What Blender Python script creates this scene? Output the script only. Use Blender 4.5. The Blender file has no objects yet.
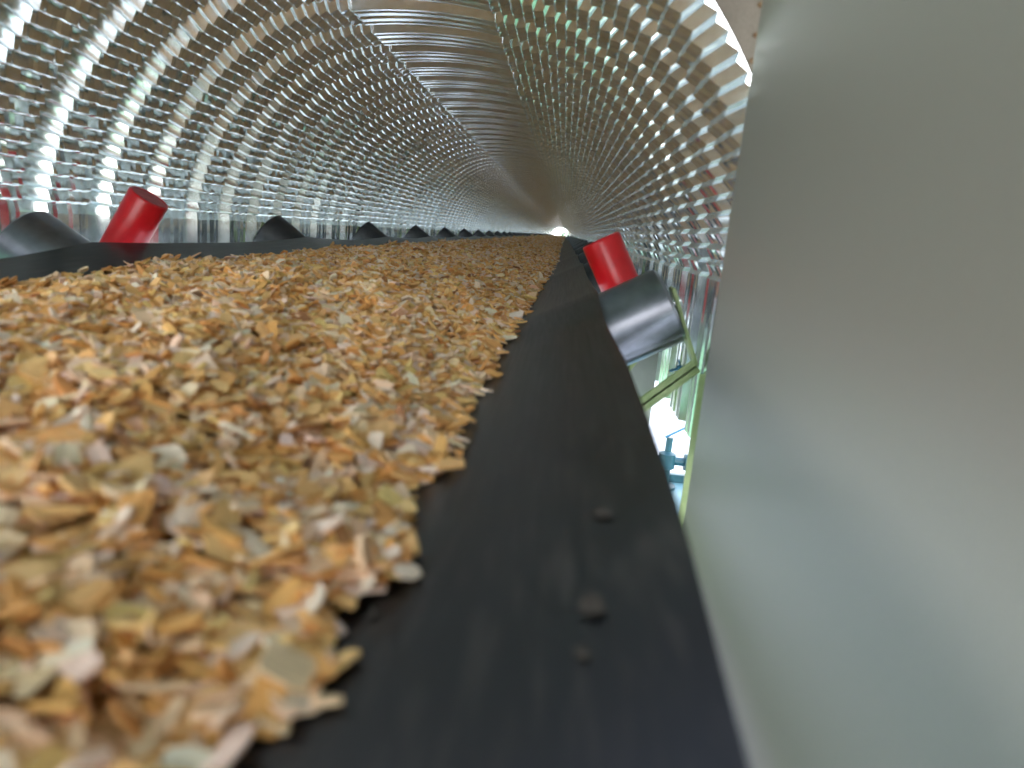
import bpy, bmesh, math, random
import numpy as np
from mathutils import Vector, Matrix

sc = bpy.context.scene
C = sc.collection
random.seed(7)
rng = np.random.default_rng(11)
CZ = 1.6                      # eye height above the ground; everything below is written relative to the eye
XC = -0.385                   # centre line of the conveyor

# ------------------------------------------------------------------ camera
F = 725.0
D = Vector((53.5, 149, -F)).normalized()                 # conveyor direction seen from the camera
U = -Vector((-322, -3416, -F)); U = (U - U.dot(D) * D).normalized()
X = D.cross(U)
cam = bpy.data.objects.new('camera', bpy.data.cameras.new('camera'))
C.objects.link(cam)
R = Matrix(((X.x, X.y, X.z), (D.x, D.y, D.z), (U.x, U.y, U.z)))
cam.matrix_world = Matrix.Translation((0, 0, CZ)) @ R.to_4x4()
cam.data.sensor_width = 36
cam.data.lens = 36 * F / 1024
cam.data.clip_start = 0.02
cam.data.clip_end = 400
cam.data.dof.use_dof = True
cam.data.dof.focus_distance = 2.6
cam.data.dof.aperture_fstop = 4.2
sc.camera = cam
Rt = R.transposed()

def proj(x, y, z):
    """image position of a point given relative to the eye"""
    c = Rt @ Vector((x, y, z))
    if c.z > -0.01: return None
    return 512 + F * c.x / -c.z, 384 - F * c.y / -c.z, -c.z

# ------------------------------------------------------------------ world, sun, exposure
w = bpy.data.worlds.new('overcast_sky'); sc.world = w
w.use_nodes = True
nt = w.node_tree; nt.nodes.clear()
wo = nt.nodes.new('ShaderNodeOutputWorld'); bg = nt.nodes.new('ShaderNodeBackground')
tc = nt.nodes.new('ShaderNodeTexCoord'); sx = nt.nodes.new('ShaderNodeSeparateXYZ')
cr = nt.nodes.new('ShaderNodeValToRGB')
nt.links.new(tc.outputs['Generated'], sx.inputs[0]); nt.links.new(sx.outputs['Z'], cr.inputs[0])
cr.color_ramp.elements[0].position = 0.0; cr.color_ramp.elements[0].color = (1.0, 0.99, 0.95, 1)
cr.color_ramp.elements[1].position = 0.9; cr.color_ramp.elements[1].color = (0.40, 0.50, 0.74, 1)
el = cr.color_ramp.elements.new(0.35); el.color = (0.90, 0.94, 1.0, 1)
nt.links.new(cr.outputs[0], bg.inputs[0]); bg.inputs[1].default_value = 5.2
nt.links.new(bg.outputs[0], wo.inputs[0])
sun = bpy.data.objects.new('sun', bpy.data.lights.new('sun', 'SUN')); C.objects.link(sun)
sun.data.energy = 1.5; sun.data.angle = math.radians(12); sun.data.color = (1.0, 0.95, 0.88)
sun.rotation_euler = (math.radians(58), 0, math.radians(-28))
sc.view_settings.view_transform = 'Standard'; sc.view_settings.look = 'None'
sc.view_settings.gamma = 1; sc.view_settings.use_curve_mapping = False
sc.view_settings.exposure = 0.25
sc.cycles.max_bounces = 14; sc.cycles.glossy_bounces = 12; sc.cycles.diffuse_bounces = 5
sc.cycles.sample_clamp_indirect = 8
sc.cycles.use_denoising = True

# ------------------------------------------------------------------ helpers
def mat(name, col, rough=0.5, metal=0.0, build=None, spec=0.5):
    m = bpy.data.materials.new(name); m.use_nodes = True
    b = m.node_tree.nodes['Principled BSDF']
    b.inputs['Base Color'].default_value = (*col, 1)
    b.inputs['Roughness'].default_value = rough
    b.inputs['Metallic'].default_value = metal
    b.inputs['Specular IOR Level'].default_value = spec
    if build: build(m.node_tree, b)
    return m

def node(nt, t, **kw):
    n = nt.nodes.new(t)
    for k, v in kw.items():
        if k.startswith('i_'):
            key = k[2:].replace('_', ' ')
            n.inputs[key].default_value = v
        else: setattr(n, k, v)
    return n

def noise_mix(nt, b, c0, c1, scale, coord='Object', stretch=(1, 1, 1), lo=0.35, hi=0.65, bump=0.0, detail=4, rough=None, bdist=0.002):
    tc = node(nt, 'ShaderNodeTexCoord'); mp = node(nt, 'ShaderNodeMapping'); mp.inputs['Scale'].default_value = stretch
    nz = node(nt, 'ShaderNodeTexNoise'); nz.inputs['Scale'].default_value = scale; nz.inputs['Detail'].default_value = detail
    nt.links.new(tc.outputs[coord], mp.inputs[0]); nt.links.new(mp.outputs[0], nz.inputs['Vector'])
    rp = node(nt, 'ShaderNodeValToRGB')
    rp.color_ramp.elements[0].position = lo; rp.color_ramp.elements[0].color = (*c0, 1)
    rp.color_ramp.elements[1].position = hi; rp.color_ramp.elements[1].color = (*c1, 1)
    nt.links.new(nz.outputs['Fac'], rp.inputs[0]); nt.links.new(rp.outputs[0], b.inputs['Base Color'])
    if bump:
        bp = node(nt, 'ShaderNodeBump'); bp.inputs['Strength'].default_value = bump; bp.inputs['Distance'].default_value = bdist
        nt.links.new(nz.outputs['Fac'], bp.inputs['Height']); nt.links.new(bp.outputs[0], b.inputs['Normal'])
    if rough:
        mr = node(nt, 'ShaderNodeMapRange'); mr.inputs['To Min'].default_value = rough[0]; mr.inputs['To Max'].default_value = rough[1]
        nt.links.new(nz.outputs['Fac'], mr.inputs[0]); nt.links.new(mr.outputs[0], b.inputs['Roughness'])
    return nz

def link(name, me, m, parent=None, smooth=False):
    o = bpy.data.objects.new(name, me); C.objects.link(o)
    if m and not me.materials: me.materials.append(m)
    if parent: o.parent = parent
    if smooth:
        me.polygons.foreach_set('use_smooth', [True] * len(me.polygons))
    return o

def bm_obj(name, bm, m, parent=None, smooth=False):
    me = bpy.data.meshes.new(name)
    bmesh.ops.recalc_face_normals(bm, faces=bm.faces)
    bm.to_mesh(me); bm.free()
    return link(name, me, m, parent, smooth)

def empty(name, loc, label, cat, group=None, kind=None):
    o = bpy.data.objects.new(name, None); C.objects.link(o); o.location = loc
    o.empty_display_size = 0.05
    tag(o, label, cat, group, kind); return o

def tag(o, label, cat=None, group=None, kind=None):
    if label: o['label'] = label
    if cat: o['category'] = cat
    if group: o['group'] = group
    if kind: o['kind'] = kind
    return o

def add_box(bm, x0, x1, y0, y1, z0, z1, bev=0.0):
    vs = [bm.verts.new(p) for p in ((x0,y0,z0),(x1,y0,z0),(x1,y1,z0),(x0,y1,z0),(x0,y0,z1),(x1,y0,z1),(x1,y1,z1),(x0,y1,z1))]
    fs = [bm.faces.new([vs[i] for i in f]) for f in ((3,2,1,0),(4,5,6,7),(0,1,5,4),(1,2,6,5),(2,3,7,6),(3,0,4,7))]
    if bev:
        es = list({e for f in fs for e in f.edges})
        bmesh.ops.bevel(bm, geom=es, offset=bev, segments=2, affect='EDGES', profile=0.5)

def add_bar(bm, a, b, w, t, up=Vector((0, 1, 0)), bev=0.002):
    """flat bar from a to b, w wide along up, t thick"""
    a = Vector(a); b = Vector(b); d = (b - a); L = d.length; d.normalize()
    up = (up - up.dot(d) * d).normalized(); s = d.cross(up)
    n0 = len(bm.verts); tmp = bmesh.new()
    add_box(tmp, 0, L, -w / 2, w / 2, -t / 2, t / 2, bev)
    M = Matrix((( d.x, up.x, s.x, a.x), (d.y, up.y, s.y, a.y), (d.z, up.z, s.z, a.z), (0, 0, 0, 1)))
    tmp.transform(M)
    me = bpy.data.meshes.new('tmp'); tmp.to_mesh(me); tmp.free(); bm.from_mesh(me); bpy.data.meshes.remove(me)

def add_lathe(bm, a, d, prof, n=32):
    """surface of revolution about the axis a + s*d; prof = (s, r) pairs, r = 0 closes an end"""
    a = Vector(a); d = Vector(d).normalized()
    u = d.orthogonal().normalized(); v = d.cross(u)
    rings = []
    for s, r in prof:
        if r < 1e-6: rings.append([bm.verts.new(a + d * s)])
        else: rings.append([bm.verts.new(a + d * s + (u * math.cos(2 * math.pi * k / n) + v * math.sin(2 * math.pi * k / n)) * r) for k in range(n)])
    for p, q in zip(rings[:-1], rings[1:]):
        for k in range(n):
            k2 = (k + 1) % n
            if len(p) == 1: bm.faces.new((p[0], q[k], q[k2]))
            elif len(q) == 1: bm.faces.new((p[k], q[0], p[k2]))
            else: bm.faces.new((p[k], q[k], q[k2], p[k2]))

def lathe_obj(name, a, d, prof, m, parent, n=32, sharp=35):
    bm = bmesh.new(); add_lathe(bm, a, d, prof, n)
    o = bm_obj(name, bm, m, parent, True)
    o.data.set_sharp_from_angle(angle=math.radians(sharp))
    return o

def child_at(o, parent):
    o.data.transform(Matrix.Translation(-parent.location)); o.parent = parent; return o

# ------------------------------------------------------------------ materials
def galv_nodes(nt, b):
    noise_mix(nt, b, (0.74, 0.79, 0.78), (0.83, 0.88, 0.87), 55, stretch=(1, 1, 1), rough=(0.13, 0.24), bump=0.12, bdist=0.0006, detail=3)
M_GALV = mat('galvanised_sheet', (0.72, 0.73, 0.73), 0.18, 0.92, galv_nodes)

def belt_nodes(nt, b):
    tc = node(nt, 'ShaderNodeTexCoord'); mp = node(nt, 'ShaderNodeMapping'); mp.inputs['Scale'].default_value = (260, 3.0, 260)
    nz = node(nt, 'ShaderNodeTexNoise'); nz.inputs['Scale'].default_value = 1; nz.inputs['Detail'].default_value = 5
    nt.links.new(tc.outputs['Object'], mp.inputs[0]); nt.links.new(mp.outputs[0], nz.inputs['Vector'])
    mp2 = node(nt, 'ShaderNodeMapping'); mp2.inputs['Scale'].default_value = (120, 14, 120)
    n2 = node(nt, 'ShaderNodeTexNoise'); n2.inputs['Scale'].default_value = 1; n2.inputs['Detail'].default_value = 2
    nt.links.new(tc.outputs['Object'], mp2.inputs[0]); nt.links.new(mp2.outputs[0], n2.inputs['Vector'])
    rp = node(nt, 'ShaderNodeValToRGB')
    rp.color_ramp.elements[0].position = 0.5; rp.color_ramp.elements[0].color = (0.003, 0.003, 0.0033, 1)
    rp.color_ramp.elements[1].position = 0.9; rp.color_ramp.elements[1].color = (0.035, 0.029, 0.026, 1)
    nt.links.new(n2.outputs['Fac'], rp.inputs[0]); nt.links.new(rp.outputs[0], b.inputs['Base Color'])
    mr = node(nt, 'ShaderNodeMapRange'); mr.inputs['To Min'].default_value = 0.26; mr.inputs['To Max'].default_value = 0.38
    nt.links.new(nz.outputs['Fac'], mr.inputs[0]); nt.links.new(mr.outputs[0], b.inputs['Roughness'])
    bp = node(nt, 'ShaderNodeBump'); bp.inputs['Strength'].default_value = 0.25; bp.inputs['Distance'].default_value = 0.0006
    nt.links.new(nz.outputs['Fac'], bp.inputs['Height']); nt.links.new(bp.outputs[0], b.inputs['Normal'])
M_BELT = mat('black_rubber_belt', (0.015, 0.015, 0.017), 0.4, 0, belt_nodes, spec=0.34)

M_STEEL = mat('bare_steel_roller', (0.33, 0.34, 0.37), 0.3, 1.0,
              lambda nt, b: noise_mix(nt, b, (0.17, 0.175, 0.20), (0.23, 0.235, 0.265), 30, stretch=(1, 1, 1), rough=(0.24, 0.36)))
M_BLACK = mat('shaded_roller_black', (0.02, 0.02, 0.022), 0.45, 0,
              lambda nt, b: noise_mix(nt, b, (0.014, 0.014, 0.016), (0.03, 0.03, 0.03), 40))  # backlit shade on the inner steel rollers put into the colour as black
M_RED = mat('red_plastic', (0.55, 0.006, 0.012), 0.3, 0,
            lambda nt, b: noise_mix(nt, b, (0.48, 0.005, 0.010), (0.62, 0.008, 0.015), 25))
M_REDEND = mat('faded_red_end_cap', (0.5, 0.08, 0.09), 0.55, 0,
            lambda nt, b: noise_mix(nt, b, (0.42, 0.06, 0.07), (0.55, 0.12, 0.12), 60))
M_GREEN = mat('pale_green_paint', (0.42, 0.52, 0.24), 0.45, 0,
              lambda nt, b: noise_mix(nt, b, (0.20, 0.27, 0.10), (0.28, 0.34, 0.15), 35, bump=0.1))
M_PLATE = mat('grey_steel_plate', (0.3, 0.33, 0.3), 0.5, 0.0,
              lambda nt, b: noise_mix(nt, b, (0.22, 0.24, 0.21), (0.30, 0.32, 0.29), 12))
M_SHAFT = mat('bright_shaft_steel', (0.6, 0.6, 0.62), 0.25, 1.0,
              lambda nt, b: noise_mix(nt, b, (0.5, 0.5, 0.52), (0.66, 0.66, 0.68), 80))
M_PANEL = mat('grey_green_panel_paint', (0.3, 0.31, 0.27), 0.42, 0,
              lambda nt, b: noise_mix(nt, b, (0.158, 0.150, 0.126), (0.175, 0.167, 0.140), 420, bump=0.35, bdist=0.0012, detail=2, lo=0.3, hi=0.7))
M_BEIGE = mat('beige_panel_paint', (0.5, 0.42, 0.36), 0.5, 0,
              lambda nt, b: noise_mix(nt, b, (0.235, 0.185, 0.152), (0.27, 0.215, 0.178), 200, bump=0.2))
M_RUST = mat('rusty_bolt', (0.25, 0.13, 0.06), 0.7, 0.3,
             lambda nt, b: noise_mix(nt, b, (0.18, 0.08, 0.04), (0.4, 0.26, 0.15), 300))
M_BLUE = mat('blue_plastic', (0.03, 0.17, 0.3), 0.4, 0, lambda nt, b: noise_mix(nt, b, (0.02, 0.14, 0.26), (0.04, 0.2, 0.34), 60))
M_PALETEAL = mat('pale_teal_paint', (0.25, 0.5, 0.52), 0.5, 0, lambda nt, b: noise_mix(nt, b, (0.13, 0.26, 0.28), (0.17, 0.32, 0.34), 12))
M_TEAL = mat('teal_paint', (0.02, 0.08, 0.1), 0.4, 0, lambda nt, b: noise_mix(nt, b, (0.012, 0.06, 0.075), (0.02, 0.09, 0.11), 20))

def chip_nodes(nt, b):
    at = node(nt, 'ShaderNodeAttribute', attribute_name='chip_colour')
    uv = node(nt, 'ShaderNodeUVMap', uv_map='grain')
    mp = node(nt, 'ShaderNodeMapping'); mp.inputs['Scale'].default_value = (60, 900, 1)
    nz = node(nt, 'ShaderNodeTexNoise'); nz.inputs['Scale'].default_value = 1; nz.inputs['Detail'].default_value = 3
    nt.links.new(uv.outputs[0], mp.inputs[0]); nt.links.new(mp.outputs[0], nz.inputs['Vector'])
    mr = node(nt, 'ShaderNodeMapRange'); mr.inputs['From Min'].default_value = 0.3; mr.inputs['From Max'].default_value = 0.7
    mr.inputs['To Min'].default_value = 0.78; mr.inputs['To Max'].default_value = 1.12
    nt.links.new(nz.outputs['Fac'], mr.inputs[0])
    mx = node(nt, 'ShaderNodeVectorMath', operation='SCALE')
    nt.links.new(at.outputs['Color'], mx.inputs[0]); nt.links.new(mr.outputs[0], mx.inputs['Scale'])
    nt.links.new(mx.outputs[0], b.inputs['Base Color'])
    bp = node(nt, 'ShaderNodeBump'); bp.inputs['Strength'].default_value = 0.4; bp.inputs['Distance'].default_value = 0.0004
    nt.links.new(nz.outputs['Fac'], bp.inputs['Height']); nt.links.new(bp.outputs[0], b.inputs['Normal'])
M_CHIP = mat('fresh_wood', (0.6, 0.35, 0.15), 0.65, 0, chip_nodes, spec=0.25)

def heap_nodes(nt, b):
    tc = node(nt, 'ShaderNodeTexCoord'); mp = node(nt, 'ShaderNodeMapping'); mp.inputs['Scale'].default_value = (1, 0.8, 1)
    vo = node(nt, 'ShaderNodeTexVoronoi'); vo.inputs['Scale'].default_value = 75
    nt.links.new(tc.outputs['Object'], mp.inputs[0]); nt.links.new(mp.outputs[0], vo.inputs['Vector'])
    sp = node(nt, 'ShaderNodeSeparateColor'); nt.links.new(vo.outputs['Color'], sp.inputs[0])
    rp = node(nt, 'ShaderNodeValToRGB'); e = rp.color_ramp.elements
    e[0].position = 0; e[0].color = (0.40, 0.18, 0.06, 1); e[1].position = 1; e[1].color = (0.84, 0.62, 0.45, 1)
    for p, c in ((0.3, (0.70, 0.42, 0.16)), (0.7, (0.78, 0.50, 0.22))):
        q = e.new(p); q.color = (*c, 1)
    nt.links.new(sp.outputs[0], rp.inputs[0]); nt.links.new(rp.outputs[0], b.inputs['Base Color'])
    bp = node(nt, 'ShaderNodeBump'); bp.inputs['Strength'].default_value = 1; bp.inputs['Distance'].default_value = 0.008
    nt.links.new(vo.outputs['Distance'], bp.inputs['Height']); nt.links.new(bp.outputs[0], b.inputs['Normal'])
M_HEAP = mat('packed_wood_chips', (0.5, 0.3, 0.12), 0.8, 0, heap_nodes, spec=0.2)

def ground_nodes(nt, b):
    # pale concrete yard beside the conveyor, grass beyond it
    tc = node(nt, 'ShaderNodeTexCoord'); sp = node(nt, 'ShaderNodeSeparateXYZ')
    nt.links.new(tc.outputs['Object'], sp.inputs[0])
    nz = node(nt, 'ShaderNodeTexNoise'); nz.inputs['Scale'].default_value = 3; nz.inputs['Detail'].default_value = 6
    nt.links.new(tc.outputs['Object'], nz.inputs['Vector'])
    rc = node(nt, 'ShaderNodeValToRGB')
    rc.color_ramp.elements[0].position = 0.3; rc.color_ramp.elements[0].color = (0.66, 0.67, 0.66, 1)
    rc.color_ramp.elements[1].position = 0.7; rc.color_ramp.elements[1].color = (0.80, 0.81, 0.80, 1)
    rg = node(nt, 'ShaderNodeValToRGB')
    rg.color_ramp.elements[0].position = 0.3; rg.color_ramp.elements[0].color = (0.12, 0.28, 0.13, 1)
    rg.color_ramp.elements[1].position = 0.7; rg.color_ramp.elements[1].color = (0.22, 0.42, 0.22, 1)
    nt.links.new(nz.outputs['Fac'], rc.inputs[0]); nt.links.new(nz.outputs['Fac'], rg.inputs[0])
    ab = node(nt, 'ShaderNodeMath', operation='ABSOLUTE'); nt.links.new(sp.outputs['X'], ab.inputs[0])
    ad = node(nt, 'ShaderNodeMath', operation='ADD'); nt.links.new(ab.outputs[0], ad.inputs[0])
    nt.links.new(nz.outputs['Fac'], ad.inputs[1])
    gt = node(nt, 'ShaderNodeMath', operation='GREATER_THAN'); nt.links.new(ad.outputs[0], gt.inputs[0]); gt.inputs[1].default_value = 3.0
    mx = node(nt, 'ShaderNodeMix', data_type='RGBA'); nt.links.new(gt.outputs[0], mx.inputs['Factor'])
    nt.links.new(rc.outputs[0], mx.inputs['A']); nt.links.new(rg.outputs[0], mx.inputs['B'])
    nt.links.new(mx.outputs['Result'], b.inputs['Base Color'])
M_GROUND = mat('pale_concrete_and_grass', (0.7, 0.7, 0.7), 0.9, 0, ground_nodes, spec=0.2)

HY_ROOF = 0.99
# ------------------------------------------------------------------ ground
bm = bmesh.new()
n = 24
gv = [[bm.verts.new((-40 + 80 * i / n, -30 + 160 * j / n, 0)) for i in range(n + 1)] for j in range(n + 1)]
for j in range(n):
    for i in range(n): bm.faces.new((gv[j][i], gv[j][i+1], gv[j+1][i+1], gv[j+1][i]))
tag(bm_obj('ground', bm, M_GROUND), 'bright pale concrete yard under and beside the conveyor', None, None, 'structure')

# ------------------------------------------------------------------ roof over the loading end (out of frame, shades it)
bm = bmesh.new()
add_box(bm, -3.2, 1.6, -3.0, HY_ROOF, CZ + 1.15, CZ + 1.21)
tag(bm_obj('ceiling', bm, M_PLATE, None), 'dark roof over the loading end', None, None, 'structure')

# unseen wall added behind the camera so the hood mirrors less bright sky
M_WALL = mat('dimming_wall_grey', (0.14, 0.16, 0.19), 0.8, 0, lambda nt, b: noise_mix(nt, b, (0.12, 0.14, 0.17), (0.16, 0.18, 0.21), 4))
bm = bmesh.new(); add_box(bm, -7.0, -2.5, -4.3, -4.1, 0, 4.2)
tag(bm_obj('dimming_wall', bm, M_WALL, None), 'unseen blue-grey wall added behind the loading end to dim reflections', None, None, 'structure')

# ------------------------------------------------------------------ the corrugated hood
HY0, HY1 = 1.0, 56.0
PITCH = 0.2
HALF = 0.645; CR_HALF = 0.17; Z_SPRING = -0.052; Z_CROWN = 0.468
Z_BOT_R, Z_BOT_L = -0.337, -0.15
def prof_y(y0, y1):
    """(y, outward offset) along the conveyor: wide lands, narrow recesses"""
    cell = [(0.0, 0.034), (0.016, 0.0), (0.065, 0.0), (0.072, 0.004), (0.082, 0.004), (0.089, 0.0), (0.138, 0.0), (0.154, 0.034)]
    # the lands carry shallow rolled dents; far down the tunnel they are too small to matter
    fine = [(0.0, 0.034), (0.016, 0.0), (0.026, 0.0), (0.034, 0.0022), (0.043, 0.0), (0.064, 0.0), (0.071, 0.0045), (0.082, 0.0045), (0.089, 0.0), (0.110, 0.0), (0.119, 0.0022), (0.128, 0.0), (0.138, 0.0), (0.154, 0.034)]
    out = []; k = 0
    while y0 + k * PITCH < y1:
        for a, d in (fine if k < 45 else cell if k < 90 else [c for c in cell if c[1] != 0.004]): out.append((y0 + k * PITCH + a, d))
        k += 1
    out.append((y0 + k * PITCH, 0.034))
    return out
PY = prof_y(HY0, HY1)

def arc_pts(side):
    """crimped quarter: list of (x, z, nx, nz, d) from the spring to the crown"""
    N = 29; pts = []
    a = HALF - CR_HALF; b = Z_CROWN - Z_SPRING
    # equal arc length along a rounded quarter
    T = np.linspace(0, math.pi / 2, 2000); p = 1.75
    xs = CR_HALF + a * np.cos(T) ** (2 / p); zs = Z_SPRING + b * np.sin(T) ** (2 / p)
    L = np.concatenate([[0], np.cumsum(np.hypot(np.diff(xs), np.diff(zs)))])
    SEG = 4
    for i in range(SEG * N + 1):
        q = i % SEG
        # uneven crimps: a long facet and a short one, folded with a small radius
        s = L[-1] * ((i - q) + SEG * ((0, 0.70, 0.78, 0.94) if side < 0 else (0, 0.26, 0.34, 0.92))[q]) / (SEG * N)
        x = np.interp(s, L, xs); z = np.interp(s, L, zs)
        x2 = np.interp(min(s + 0.004, L[-1]), L, xs); z2 = np.interp(min(s + 0.004, L[-1]), L, zs)
        x1 = np.interp(max(s - 0.004, 0), L, xs); z1 = np.interp(max(s - 0.004, 0), L, zs)
        tx, tz = x2 - x1, z2 - z1; l = math.hypot(tx, tz); nx, nz = tz / l, -tx / l
        d = ((-0.0046, 0.0037, 0.0042, -0.0042) if side < 0 else (-0.0040, 0.0036, 0.0040, -0.0036))[q]
        if i in (0, SEG * N): d = 0
        pts.append((XC + side * x, z, side * nx, nz, d))
    return pts

def sheet(name, pts, parent, ys, mat_=M_GALV, crimp=False):
    """pts = (x, z, nx, nz, crimp) ; offset outward by corrugation"""
    P = np.array(pts); Y = np.array(ys)
    n, m = len(P), len(Y)
    # crimps are deepest in the recesses and lighter on the lands
    off = Y[None, :, 1] + P[:, None, 4] + (rng.normal(0, 0.00035, (n, m)) if crimp else 0)
    x = P[:, None, 0] + P[:, None, 2] * off
    z = P[:, None, 1] + P[:, None, 3] * off + CZ
    y = np.broadcast_to(Y[None, :, 0], x.shape)
    V = np.stack([x, y, z], -1).reshape(-1, 3)
    i, j = np.meshgrid(np.arange(n - 1), np.arange(m - 1), indexing='ij')
    a = (i * m + j).ravel()
    Fc = np.stack([a, a + 1, a + m + 1, a + m], -1)
    me = bpy.data.meshes.new(name)
    me.vertices.add(len(V)); me.vertices.foreach_set('co', V.ravel())
    me.loops.add(Fc.size); me.loops.foreach_set('vertex_index', Fc.ravel())
    me.polygons.add(len(Fc)); me.polygons.foreach_set('loop_start', np.arange(0, Fc.size, 4)); 
    me.update(calc_edges=True); me.validate()
    o = link(name, me, mat_, parent, True)
    # folds of the corrugation are sharp, crimps are rolled
    ev = np.empty(len(me.edges) * 2, dtype=np.int32); me.edges.foreach_get('vertices', ev); ev = ev.reshape(-1, 2)
    sh = me.attributes.new('sharp_edge', 'BOOLEAN', 'EDGE')
    sh.data.foreach_set('value', (np.abs(ev[:, 0] - ev[:, 1]) != 1))
    return o

hood = empty('conveyor_hood', (XC, HY0, 0), 'long tunnel-like hood of corrugated galvanised sheet arched over the belt', 'hood')
AL, AR = arc_pts(-1), arc_pts(1)
child_at(sheet('crimped_panel', AL, None, PY, crimp=True), hood)
child_at(sheet('crimped_panel', AR, None, PY, crimp=True), hood)
crown = []
for i in range(9):
    t = -1 + i / 4
    crown.append((XC + t * CR_HALF, Z_CROWN + 0.012 * (1 - t * t), 0.0 , 1.0, 0))
child_at(sheet('crown_sheet', crown, None, PY), hood)
for s, zb in ((-1, Z_BOT_L), (1, Z_BOT_R)):
    pts = [(XC + s * HALF, zb + (Z_SPRING - zb) * i / 3, s * 1.0, 0.0, 0) for i in range(4)]
    child_at(sheet('side_sheet', pts, None, PY), hood)

# front plate around the arch (beige, towards the camera)
def arch_outline(off):
    pts = [(XC + HALF + off, Z_BOT_R)]
    for p in AR[::4]: pts.append((p[0] + p[2] * off, p[1] + p[3] * off))
    pts += [(c[0], c[1] + off) for c in crown[::-1][1:-1]]
    for p in AL[::-1][::4]: pts.append((p[0] + p[2] * off, p[1] + p[3] * off))
    pts.append((XC - HALF - off, Z_BOT_L))
    return pts
bm = bmesh.new()
inner = arch_outline(0.040)
outer = []
for x, z in inner:      # push every point out to the rectangle around the arch
    dx, dz = x - XC, z - Z_SPRING
    k = 1e9
    if abs(dx) > 1e-6: k = min(k, 0.95 / abs(dx))
    if dz > 1e-6: k = min(k, 0.95 / dz)
    if z <= Z_SPRING: outer.append((XC + math.copysign(0.95, dx), z))
    else: outer.append((XC + dx * k, Z_SPRING + dz * k))
for yy in (HY0 - 0.006, HY0 - 0.001):
    a = [bm.verts.new((x, yy, z + CZ)) for x, z in inner]; b = [bm.verts.new((x, yy, z + CZ)) for x, z in outer]
    for i in range(len(a) - 1): bm.faces.new((a[i], a[i+1], b[i+1], b[i]))
fp = bm_obj('front_plate', bm, M_BEIGE, None)
tag(fp, 'beige painted front plate around the mouth of the corrugated hood', 'plate')

# ------------------------------------------------------------------ belt
IDL0, ISP = 1.25, 1.107
EDGE_Y = [-1.0, 0.0, 0.2, 0.35, 0.5, 0.7, 1.05, 1.16, 1.26, 1.6, 50]
EDGE_Z = [-0.20, -0.175, -0.153, -0.130, -0.121, -0.1135, -0.111, -0.1, -0.089, -0.083, -0.081]
BFLAT = 0.185      # half width of the flat middle
BHALF = 0.458
def bhalf(y):
    # the flattened stretch near the camera is a little wider than the troughed one
    return float(np.interp(y, [0.7, 1.2], [0.458, 0.450]))
Z_FLOOR = -0.225
def sag(y):
    if y < IDL0: 
        return 0.010 * math.sin(math.pi * min(1, max(0, (IDL0 - y) / 1.1))) * 0.3
    f = ((y - IDL0) / ISP) % 1.0
    return 0.013 * 4 * f * (1 - f)
def belt_z(u, y):
    """height of belt surface at lateral u (distance from the centre line)"""
    a = abs(u); ez = float(np.interp(y, EDGE_Y, EDGE_Z)); s = sag(y)
    if a <= BFLAT - 0.05: z = Z_FLOOR
    else:
        k = (ez - Z_FLOOR) / (bhalf(y) - BFLAT)
        t = a - BFLAT
        z = Z_FLOOR + k * (t if t > 0.05 else (t + 0.05) ** 2 / 0.2)
    return z - s * (0.35 + 0.65 * min(1, a / BHALF))
us = list(np.linspace(-BHALF, BHALF, 61))
ys = [-1.0, -0.6, -0.3] + list(np.arange(0, 12, 0.045)) + list(np.arange(12, 56.5, 0.1385))
bm = bmesh.new(); TH = 0.007
def brow(y, dz):
    f = bhalf(y) / BHALF
    return [bm.verts.new((XC + u * f, y, belt_z(u * f, y) + CZ + dz)) for u in us]
top = [brow(y, 0) for y in ys]
bot = [brow(y, -TH) for y in ys]
for j in range(len(ys) - 1):
    for i in range(len(us) - 1):
        bm.faces.new((top[j][i], top[j][i+1], top[j+1][i+1], top[j+1][i]))
        bm.faces.new((bot[j][i], bot[j+1][i], bot[j+1][i+1], bot[j][i+1]))
    for i in (0, len(us) - 1):
        bm.faces.new((top[j][i], top[j+1][i], bot[j+1][i], bot[j][i]))
for j in (0, len(ys) - 1):
    for i in range(len(us) - 1): bm.faces.new((top[j][i], bot[j][i], bot[j][i+1], top[j][i+1]))
belt = bm_obj('conveyor_belt', bm, M_BELT, None, True)
belt.data.set_sharp_from_angle(angle=math.radians(50))
tag(belt, 'long black rubber conveyor belt running troughed into the tunnel', 'conveyor belt')

# ------------------------------------------------------------------ idlers
TILT = math.radians(30)
def make_idler(y, roll_mat, near):
    parts = []
    seg = 40 if near else 20
    r = 0.067
    for s in (-1, 1):
        tl = TILT if near == 'first' else math.radians(35)
        out = Vector((s * math.cos(tl), 0, math.sin(tl)))          # along the axis, outward
        end = Vector((XC + s * 0.575, y, CZ - 0.0985)) if near == 'first' else Vector((XC + s * 0.587, y, CZ - 0.075))
        L = 0.33
        prof = [(-L, 0.0), (-L, r - .004), (-L + .004, r), (-.006, r), (-.001, r - .004), (-.001, r - .009), (-.010, r - .012), (-.010, 0.0)]
        parts.append(('roller', 'lathe', end, out, prof, roll_mat, seg,
                      [('shaft', end, out, [(-.012, 0), (-.012, .017), (-.004, .017), (-.004, .010), (.018, .010), (.018, 0)], M_SHAFT)]))
    prof = [(-0.185, 0), (-0.185, r - .004), (-0.181, r), (0.181, r), (0.185, r - .004), (0.185, 0)]
    parts.append(('roller', 'lathe', Vector((XC, y, CZ + Z_FLOOR - TH - r - 0.001)), Vector((1, 0, 0)), prof, roll_mat, seg, []))
    return parts

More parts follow.
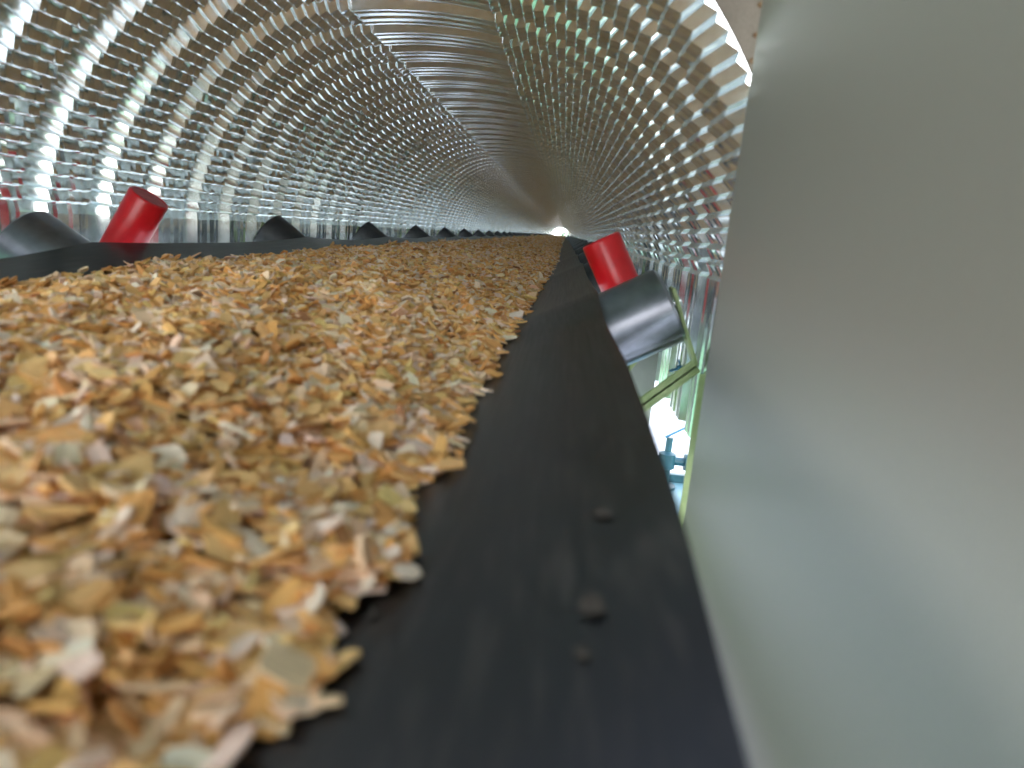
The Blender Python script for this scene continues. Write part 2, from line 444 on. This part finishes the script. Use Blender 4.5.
def build_idler(y, roll_mat, label, group=None, near=False):
    e = empty('troughing_idler', (XC, y, CZ - 0.4), label, 'idler', group)
    for nm, _, a, d, prof, m, seg, subs in make_idler(y, roll_mat, near):
        o = child_at(lathe_obj(nm, a, d, prof, m, None, seg), e)
        for sn, a2, d2, pr2, m2 in subs:
            so = lathe_obj(sn, a2, d2, pr2, m2, None, 12); child_at(so, e); so.parent = o
    for s in (-1, 1):
        bm = bmesh.new()
        p0 = Vector((XC + s * 0.573, y, CZ - 0.070)) if near == 'first' else Vector((XC + s * 0.592, y, CZ - 0.050)); p1 = Vector((XC + s * 0.629, y, CZ - 0.196)); p2 = Vector((XC + s * 0.53, y, CZ - 0.290))
        add_bar(bm, p0, p1, 0.040, 0.007)
        # head of the bracket, slotted round the shaft
        add_bar(bm, p1, p2, 0.040, 0.007)
        add_bar(bm, p1 + Vector((0, -0.018, 0)), p2 + Vector((0, -0.018, 0)), 0.004, 0.026)
        child_at(bm_obj('bracket', bm, M_GREEN, None), e)
    bm = bmesh.new()
    add_box(bm, XC - 0.545, XC + 0.545, y - 0.022, y + 0.022, CZ - 0.384, CZ - 0.376)
    add_box(bm, XC - 0.545, XC + 0.545, y - 0.022, y - 0.018, CZ - 0.409, CZ - 0.376)
    for s in (-1, 1): add_box(bm, XC + s * 0.53 - 0.02, XC + s * 0.53 + 0.02, y - 0.02, y - 0.014, CZ - 0.38, CZ - 0.28)
    child_at(bm_obj('cross_beam', bm, M_GREEN, None), e)
    return e

words = ['second', 'third', 'fourth', 'fifth', 'sixth']
I0 = build_idler(IDL0, M_STEEL, 'nearest idler with shiny grey steel rollers jutting past the belt edge', None, 'first')
p = build_idler(IDL0 + ISP, M_BLACK, 'second idler, first with shade-blackened rollers, just behind the red guide rollers', 'shade-blackened idlers carrying the belt', True)
def copy_tree(o, parent=None):
    c = o.copy(); C.objects.link(c)
    if parent: c.parent = parent
    for ch in list(o.children): copy_tree(ch, c)
    return c
for k in range(2, 50):
    c = copy_tree(p); c.location.y = IDL0 + ISP * k
    if k < 6: c['label'] = '%s idler from the camera, shade-blackened roller tip above the left belt edge' % words[k - 1]
    else: c['label'] = 'small distant idler with shade-blackened rollers deep inside the tunnel'
    # the parts were placed through their parent inverse, so they follow the empty

# ------------------------------------------------------------------ red guide rollers
def guide(side, label):
    e = empty('guide_roller', (XC + side * 0.50, 1.5, CZ - 0.38), label, 'guide roller', 'red guide rollers at the belt edges')
    top = Vector((XC - 0.014 + side * 0.470, 1.5, CZ - 0.002))
    ax = Vector((side * math.sin(math.radians(30)), 0, -math.cos(math.radians(30))))
    r = 0.0405
    child_at(lathe_obj('roller_shell', top, ax, [(.004, r - .006), (0.001, r - .004), (0.0, r - .003), (.0015, r - .001), (.004, r), (0.15, r), (0.154, r - .004), (0.154, 0)], M_RED, None, 40), e)
    cap = lathe_obj('end_cap', top, ax, [(.002, 0), (.002, r - .005), (.004, r - .004)], M_REDEND, None, 40)
    tag(cap, 'faded pinkish end face'); child_at(cap, e)
    child_at(lathe_obj('spindle', top, ax, [(0.15, 0), (0.15, .009), (0.25, .009), (0.25, 0)], M_SHAFT, None, 16), e)
    bm = bmesh.new()
    q = top + ax * 0.235
    add_bar(bm, q + Vector((0, 0.0, 0)), Vector((XC + side * 0.53, 1.5, CZ - 0.28)), 0.05, 0.008)
    add_bar(bm, Vector((XC + side * 0.53, 1.5, CZ - 0.275)), Vector((XC + side * 0.53, 1.5, CZ - 0.409)), 0.05, 0.008)
    child_at(bm_obj('mount', bm, M_GREEN, None), e)
guide(-1, 'red guide roller rising behind the left belt edge')
guide(1, 'red guide roller at the right belt edge, behind the grey roller')

# ------------------------------------------------------------------ conveyor frame
fr = empty('conveyor_support', (XC, 1.2, 0), 'pale green steel frame under the belt with upright at the panel edge', 'frame')
for s in (-1, 1):
    bm = bmesh.new()
    x = XC + s * 0.51
    add_box(bm, x - 0.025, x + 0.025, 0.2, 56.5, CZ - 0.416, CZ - 0.41)
    add_box(bm, x - 0.025, x + 0.025, 0.2, 56.5, CZ - 0.47, CZ - 0.464)
    add_box(bm, x - 0.003, x + 0.003, 0.2, 56.5, CZ - 0.464, CZ - 0.416)
    child_at(bm_obj('stringer', bm, M_GREEN, None), fr)
for k in range(18):
    for s in (-1, 1):
        bm = bmesh.new(); x = XC + s * 0.51; y = 1.9 + 3.2 * k
        add_box(bm, x - 0.03, x + 0.03, y - 0.03, y + 0.03, 0.012, CZ - 0.47, 0.003)
        add_box(bm, x - 0.06, x + 0.06, y - 0.06, y + 0.06, 0.0, 0.012, 0.002)
        child_at(bm_obj('leg', bm, M_GREEN, None), fr)
bm = bmesh.new()
add_box(bm, XC + 0.626, XC + 0.645, 1.175, 1.181, 0.0, CZ - 0.20)
add_box(bm, XC + 0.639, XC + 0.645, 1.175, 1.21, 0.0, CZ - 0.20)
child_at(bm_obj('upright', bm, M_GREEN, None), fr)
bm = bmesh.new()
add_box(bm, XC + 0.40, XC + 0.617, 1.60, 1.606, CZ - 0.409, CZ - 0.14, 0.001)
cp = bm_obj('gusset_plate', bm, M_PLATE, None); tag(cp, 'flat grey gusset plate'); child_at(cp, fr)

# ------------------------------------------------------------------ steel side panel at the right of the camera
pn = empty('side_panel', (0.205, 0.0, 0), 'large smooth grey-green painted steel panel filling the right side', 'panel')
bm = bmesh.new()
PX, PYE = 0.2, 0.941
add_box(bm, PX, PX + 0.004, -1.2, PYE, 0.02, CZ + 1.1, 0.0015)
child_at(bm_obj('face_sheet', bm, M_PANEL, None), pn)
bm = bmesh.new()
add_box(bm, PX + 0.004, PX + 0.04, PYE - 0.004, PYE, 0.02, CZ + 1.1)
child_at(bm_obj('edge_flange', bm, M_PANEL, None), pn)
for z in (0.235, 0.265, 0.30, 0.335):
    child_at(lathe_obj('rivet', Vector((PX + 0.010, HY0 - 0.006, CZ + z)), (0, -1, 0), [(0, .0035), (.0015, .003), (.0025, 0)], M_RUST, None, 12), pn)

# ------------------------------------------------------------------ wood chips
def chip_bound(y):
    """left and right limits of the heap (x relative to the eye)"""
    rr = float(np.interp(y, [0, .2, .24, .3, .34, .42, .48, .5, .65, .8, 1.3, 2.1, 3.8, 6], [-.15, -.118, -.094, -.100, -.078, -.092, -.10, -.080, -.096, -.086, -.084, -.070, -.05, -.05]))
    rr += (0.010 * math.sin(y * 23) + 0.008 * math.sin(y * 51 + 1)) * (0.25 if y < 0.9 else 0.6)
    ll = -0.748 - 0.02 * min(1, y / 3) + 0.005 * math.sin(y * 17)
    return ll, rr
def heap_z(x, y):
    ll, rr = chip_bound(y)
    zl, zr = belt_z(ll - XC, y), belt_z(rr - XC, y)
    t = (x - ll) / (rr - ll)
    base = zl + (zr - zl) * t
    bump = 4 * t * (1 - t)
    z = base + 0.030 * max(0, bump)
    z += 0.006 * math.sin(x * 31 + y * 9) * bump + 0.005 * math.sin(y * 19 - x * 13) * bump + 0.004 * math.sin(x*57+1) * math.sin(y * 43) * bump
    if t < 0 or t > 1: z = belt_z(x - XC, y)
    return max(z, belt_z(x - XC, y) - 0.002)
# packed body of the heap
hy = list(np.arange(-0.3, 4, 0.03)) + list(np.arange(4, 56.2, 0.12))
NT = 56
bm = bmesh.new(); rows = []
for y in hy:
    ll, rr = chip_bound(y); rows.append([])
    for i in range(NT + 1):
        t = i / NT; x = ll + (rr - ll) * t
        j = (random.random() - .5) * (0.004 if y < 6 else 0.012) * (0 if i in (0, NT) else 1)
        zz = heap_z(x, y) + CZ - (0.005 if y < 8 else 0.0) + j
        if i in (0, NT): zz = belt_z(x - XC, y) + CZ + 0.001
        rows[-1].append(bm.verts.new((x, y, max(zz, belt_z(x - XC, y) + CZ + 0.001))))
for a, b in zip(rows[:-1], rows[1:]):
    for i in range(NT): bm.faces.new((a[i], a[i+1], b[i+1], b[i]))
heap_body = bm_obj('chip_heap', bm, M_HEAP, None)
tag(heap_body, 'long heap of pale orange wood chips carried on the black belt', 'wood chips', None, 'stuff')

PAL = [((0.82, 0.48, 0.19), 4), ((0.78, 0.40, 0.12), 3), ((0.88, 0.60, 0.38), 3.6), ((0.90, 0.67, 0.53), 2.6), ((0.62, 0.29, 0.08), 1.4), ((0.83, 0.54, 0.21), 2.2), ((0.40, 0.17, 0.06), 0.4), ((0.84, 0.66, 0.52), 0.5)]
PW = np.array([p[1] for p in PAL]); PW = PW / PW.sum()
def one_chip(size):
    """local verts, faces: an irregular split flake"""
    L = size * random.uniform(0.6, 1.35); W = L * random.uniform(0.3, 0.75); T = random.uniform(0.0012, 0.0032) * (size / 0.02) ** 0.5
    sk = random.uniform(-.3, .3) * W; c = random.uniform(-.1, .1) * L
    a = [(-L/2 + random.uniform(0, .15) * L, -W/2 * random.uniform(.6, 1)), (0 + c, -W/2 * random.uniform(.85, 1.1)), (L/2 - random.uniform(0, .2) * L, -W/2 * random.uniform(.5, 1)),
         (L/2, W * random.uniform(-.2, .2)), (L/2 - random.uniform(0, .25) * L, W/2 * random.uniform(.4, 1)), (c, W/2 * random.uniform(.85, 1.1)), (-L/2 + random.uniform(0, .2) * L, W/2 * random.uniform(.6, 1)), (-L/2, W * random.uniform(-.25, .2))]
    a = [(x + sk * y / W, y) for x, y in a]
    bow = random.uniform(-.08, .08) / L
    top = [(x, y, T/2 + bow * x * x * 4) for x, y in a]; bo = [(x * .96, y * .93, -T/2 + bow * x * x * 4) for x, y in a]
    return top + bo
CF = [tuple(range(8)), tuple(range(15, 7, -1))] + [(i, i + 8, (i + 1) % 8 + 8, (i + 1) % 8) for i in range(8)]
def rot(yaw, pitch, roll):
    return (Matrix.Rotation(yaw, 3, 'Z') @ Matrix.Rotation(pitch, 3, 'Y') @ Matrix.Rotation(roll, 3, 'X'))
chips = []   # (verts world, colour, location, px size)
def spawn(x, y, size, tilt=0.38, lift=0.0, z=None, yaw=None):
    vs = one_chip(size)
    yw = random.uniform(-math.pi, math.pi) if yaw is None else yaw
    Rm = rot(yw, random.gauss(0, tilt), random.gauss(0, tilt))
    zz = (heap_z(x, y) if z is None else z) + lift + random.uniform(-0.002, 0.006)
    loc = Vector((x, y, zz))
    vv = [Rm @ Vector(v) + loc for v in vs]
    # keep it out of the belt
    low = min(v.z - belt_z(v.x - XC, v.y) for v in vv)
    if low < 0.0006:
        for v in vv: v.z += 0.0006 - low
        loc.z += 0.0006 - low
    col = PAL[int(rng.choice(len(PAL), p=PW))][0]
    k = random.uniform(0.88, 1.2); col = tuple(min(0.93, (c + 0.02) * k * random.uniform(.95, 1.05)) for c in col)
    pr = proj(*loc)
    px = 0
    if pr and -30 < pr[0] < 1054 and -30 < pr[1] < 800:
        px = F * size / pr[2]
    chips.append((vv, col, loc, px, vs))
def field(y0, y1, dens, size, over=0.006):
    n = int((y1 - y0) * 0.72 * dens)
    for _ in range(n):
        y = random.uniform(y0, y1); ll, rr = chip_bound(y)
        x = random.uniform(ll - over, rr + over)
        if y < 0.35:    # nothing of the heap right under the lens shows below the frame
            pr = proj(x, y, heap_z(x, y))
            if (pr is None or pr[1] > 900 or pr[0] < -120) and random.random() < 0.55: continue
        spawn(x, y, size)
field(-0.3, 0.02, 6000, 0.027)
field(0.02, 1.0, 14000, 0.025)
field(1.0, 2.2, 11000, 0.025)
field(2.2, 4.0, 8000, 0.026)
field(4.0, 8.0, 4500, 0.028)
field(8.0, 16.0, 1800, 0.04)
field(16.0, 56.0, 450, 0.07)
# ragged fringe at the right-hand foot of the heap
for _ in range(900):
    y = random.uniform(0.12, 5) ; ll, rr = chip_bound(y)
    x = rr + abs(random.gauss(0, 0.010)); spawn(x, y, 0.018, 0.2, 0.0, belt_z(x - XC, y) + 0.003)
for _ in range(400):
    y = random.uniform(0.8, 6) ; ll, rr = chip_bound(y)
    x = ll - abs(random.gauss(0, 0.006)); spawn(x, y, 0.018, 0.2, 0.0, belt_z(x - XC, y) + 0.003)

def chip_mesh(name, items, local=False):
    me = bpy.data.meshes.new(name)
    V = []; Fc = []; cols = []; uvs = []
    for vv, col, loc, px, vs in items:
        b = len(V)
        ox, oy = random.random() * 5, random.random() * 5
        V += [(v - loc) if local else (v + Vector((0, 0, CZ))) for v in vv]
        for f in CF:
            Fc.append(tuple(b + i for i in f))
            for i in f: uvs += [vs[i][0] + ox, vs[i][1] + vs[i][2] + oy]
        cols += [c for _ in range(16) for c in (*col, 1.0)]
    me.from_pydata([tuple(v) for v in V], [], Fc)
    a = me.color_attributes.new('chip_colour', 'FLOAT_COLOR', 'POINT'); a.data.foreach_set('color', cols)
    u = me.uv_layers.new(name='grain'); u.data.foreach_set('uv', uvs)
    me.polygons.foreach_set('use_smooth', [False] * len(me.polygons))
    me.materials.append(M_CHIP)
    return me
# the 300 chips that show largest are things of their own; buried ones cannot show, so rank by what lies on top
def top_score(c):
    return c[3] * (1 if c[2].z > heap_z(c[2].x, c[2].y) + 0.002 else 0)
chips.sort(key=top_score, reverse=True)
solo, rest = chips[:300], chips[300:]
for ch in solo:
    c = ch[1]; lum = c[0] + c[1] + c[2]
    tone = 'pale cream' if c[2] > 0.28 else ('brown' if c[0] < 0.6 else 'golden orange')
    o = bpy.data.objects.new('wood_chip', chip_mesh('wood_chip', [ch], True)); C.objects.link(o)
    o.location = ch[2] + Vector((0, 0, CZ))
    tag(o, '%s wood chip on top of the heap in the foreground' % tone, 'wood chip', '%s foreground wood chips on the heap' % tone)
ro = bpy.data.objects.new('chip_layer', chip_mesh('chip_layer', rest)); C.objects.link(ro)
tag(ro, 'loose layer of countless smaller-looking wood chips covering the heap', 'wood chips', None, 'stuff')

# moving wood chips on the bare near belt, their blur put into dull colour
M_FLAKE = mat('blur_dulled_chip', (0.05, 0.045, 0.04), 0.8, 0, lambda nt, b: noise_mix(nt, b, (0.045, 0.038, 0.033), (0.075, 0.065, 0.057), 150), spec=0.1)
for (fx, fy, sz, where) in ((0.035, 0.368, .019, 'farthest from the lens'), (0.028, 0.288, .018, 'middle one of the row of three'), (0.0235, 0.258, .017, 'nearest to the lens'), (-0.072, 0.311, .017, 'greyish, at the foot of the heap')):
    vs = one_chip(sz); me = bpy.data.meshes.new('dulled_chip')
    Rm = rot(1.5 + fy, 0, math.atan2(-1, 2.3) * 0)
    slope = math.atan((belt_z(fx - XC + .01, fy) - belt_z(fx - XC - .01, fy)) / .02)
    Ry = Matrix.Rotation(-slope, 3, 'Y')
    me.from_pydata([tuple(Ry @ (Rm @ Vector((v[0], v[1] * 0.8, v[2] * .25)))) for v in vs], [], CF)
    me.polygons.foreach_set('use_smooth', [False] * len(me.polygons))
    o = link('dulled_chip', me, M_FLAKE); o.location = (fx, fy, CZ + belt_z(fx - XC, fy) + 0.0012)
    tag(o, 'dull wood chip lying on the bare near belt, %s' % where, 'flake')

# ------------------------------------------------------------------ outside, seen through the gap under the hood
bm = bmesh.new()
add_box(bm, 0.36, 1.5, 2.0, 3.06, CZ - 1.03, CZ - 1.0, 0.003)
for k in range(4): add_box(bm, 0.42 + 0.34 * k, 0.47 + 0.34 * k, 2.1, 2.15, 0, CZ - 1.03)
for k in range(4): add_box(bm, 0.42 + 0.34 * k, 0.47 + 0.34 * k, 2.9, 2.95, 0, CZ - 1.03)
wk = bm_obj('low_platform', bm, M_PALETEAL, None)
tag(wk, 'low pale teal platform outside, seen through the gap by the panel', 'platform')
bm = bmesh.new(); add_box(bm, 0.36, 1.5, 3.03, 3.06, CZ - 1.0, CZ - 0.965, 0.003)
kb = bm_obj('kerb_strip', bm, M_TEAL, wk); tag(kb, 'dark teal edge strip')
ev = empty('pipe_valve', (0.52, 2.95, CZ - 1.0), 'small dark teal valve standing on the platform outside', 'valve')
lathe_obj('body', (0, 0, 0), (0, 0, 1), [(0, 0), (0, .05), (.012, .05), (.014, .02), (.08, .02), (.09, .035), (.15, .035), (.16, .014), (.22, .014), (.22, 0)], M_TEAL, ev, 20)
lathe_obj('branch_pipe', (-0.03, 0, .12), (1, 0, 0), [(-.07, 0), (-.07, .035), (-.058, .035), (-.056, .018), (.1, .018), (.102, .035), (.114, .035), (.114, 0)], M_TEAL, ev, 20)
bm = bmesh.new()
add_bar(bm, (-.02, 0, .218), (.06, 0, .27), 0.018, 0.006); add_bar(bm, (.06, 0, .27), (.10, 0, .25), 0.024, 0.010)
bm_obj('handle', bm, M_BLUE, ev)
ek = empty('cable_tie', (0.232, 1.33, CZ - 0.222), 'small blue plastic tie knotted on the frame beside the grey roller', 'cable tie')
bm = bmesh.new()
add_bar(bm, (-.016, 0, -.004), (.004, 0, .004), 0.010, 0.003, bev=.0008); add_bar(bm, (.004, 0, .004), (.012, 0, -.006), 0.012, 0.003, bev=.0008)
add_bar(bm, (-.002, 0, .018), (.004, 0, .003), 0.007, 0.003, bev=.0008)
bm_obj('strap', bm, M_BLUE, ek)
bm = bmesh.new(); add_box(bm, -.003, .006, -.006, .006, -.002, .008, .001)
bm_obj('knot', bm, M_BLUE, ek)

# ------------------------------------------------------------------ outside, beyond the far end
def bush(name, loc, rx, rz, label):
    bm = bmesh.new()
    rr = random.Random(5)
    for k in range(900):
        th = rr.uniform(0, 2 * math.pi); ph = math.acos(rr.uniform(-.5, 1)); q = rr.uniform(.75, 1)
        c = Vector((rx * q * math.sin(ph) * math.cos(th), rx * q * math.sin(ph) * math.sin(th), rz * .45 + rz * .55 * q * math.cos(ph)))
        a = Vector((rr.gauss(0, 1), rr.gauss(0, 1), rr.gauss(0, 1))).normalized(); b2 = a.orthogonal().normalized(); s = rr.uniform(.05, .1)
        vs = [bm.verts.new(c + a * s), bm.verts.new(c + b2 * s * .5), bm.verts.new(c - a * s), bm.verts.new(c - b2 * s * .5)]
        bm.faces.new(vs)
    e = empty(name, loc, label, 'bush')
    f = bm_obj('foliage', bm, M_LEAF, e)
    bm = bmesh.new(); add_lathe(bm, (0, 0, 0), (0, 0, 1), [(0, 0), (0, .06), (rz * .7, .03), (rz * .7, 0)], 10)
    bm_obj('stem', bm, M_BARK, e)
M_LEAF = mat('dark_green_leaves', (0.02, 0.12, 0.04), 0.6, 0, lambda nt, b: noise_mix(nt, b, (0.012, 0.09, 0.03), (0.03, 0.18, 0.06), 6))
M_BARK = mat('bark', (0.1, 0.07, 0.05), 0.9, 0, lambda nt, b: noise_mix(nt, b, (0.07, 0.05, 0.03), (0.14, 0.1, 0.07), 20))
bush('bush', (0.05, 64, 0), 0.62, 2.0, 'dark green bush seen through the bright opening at the tunnel end')
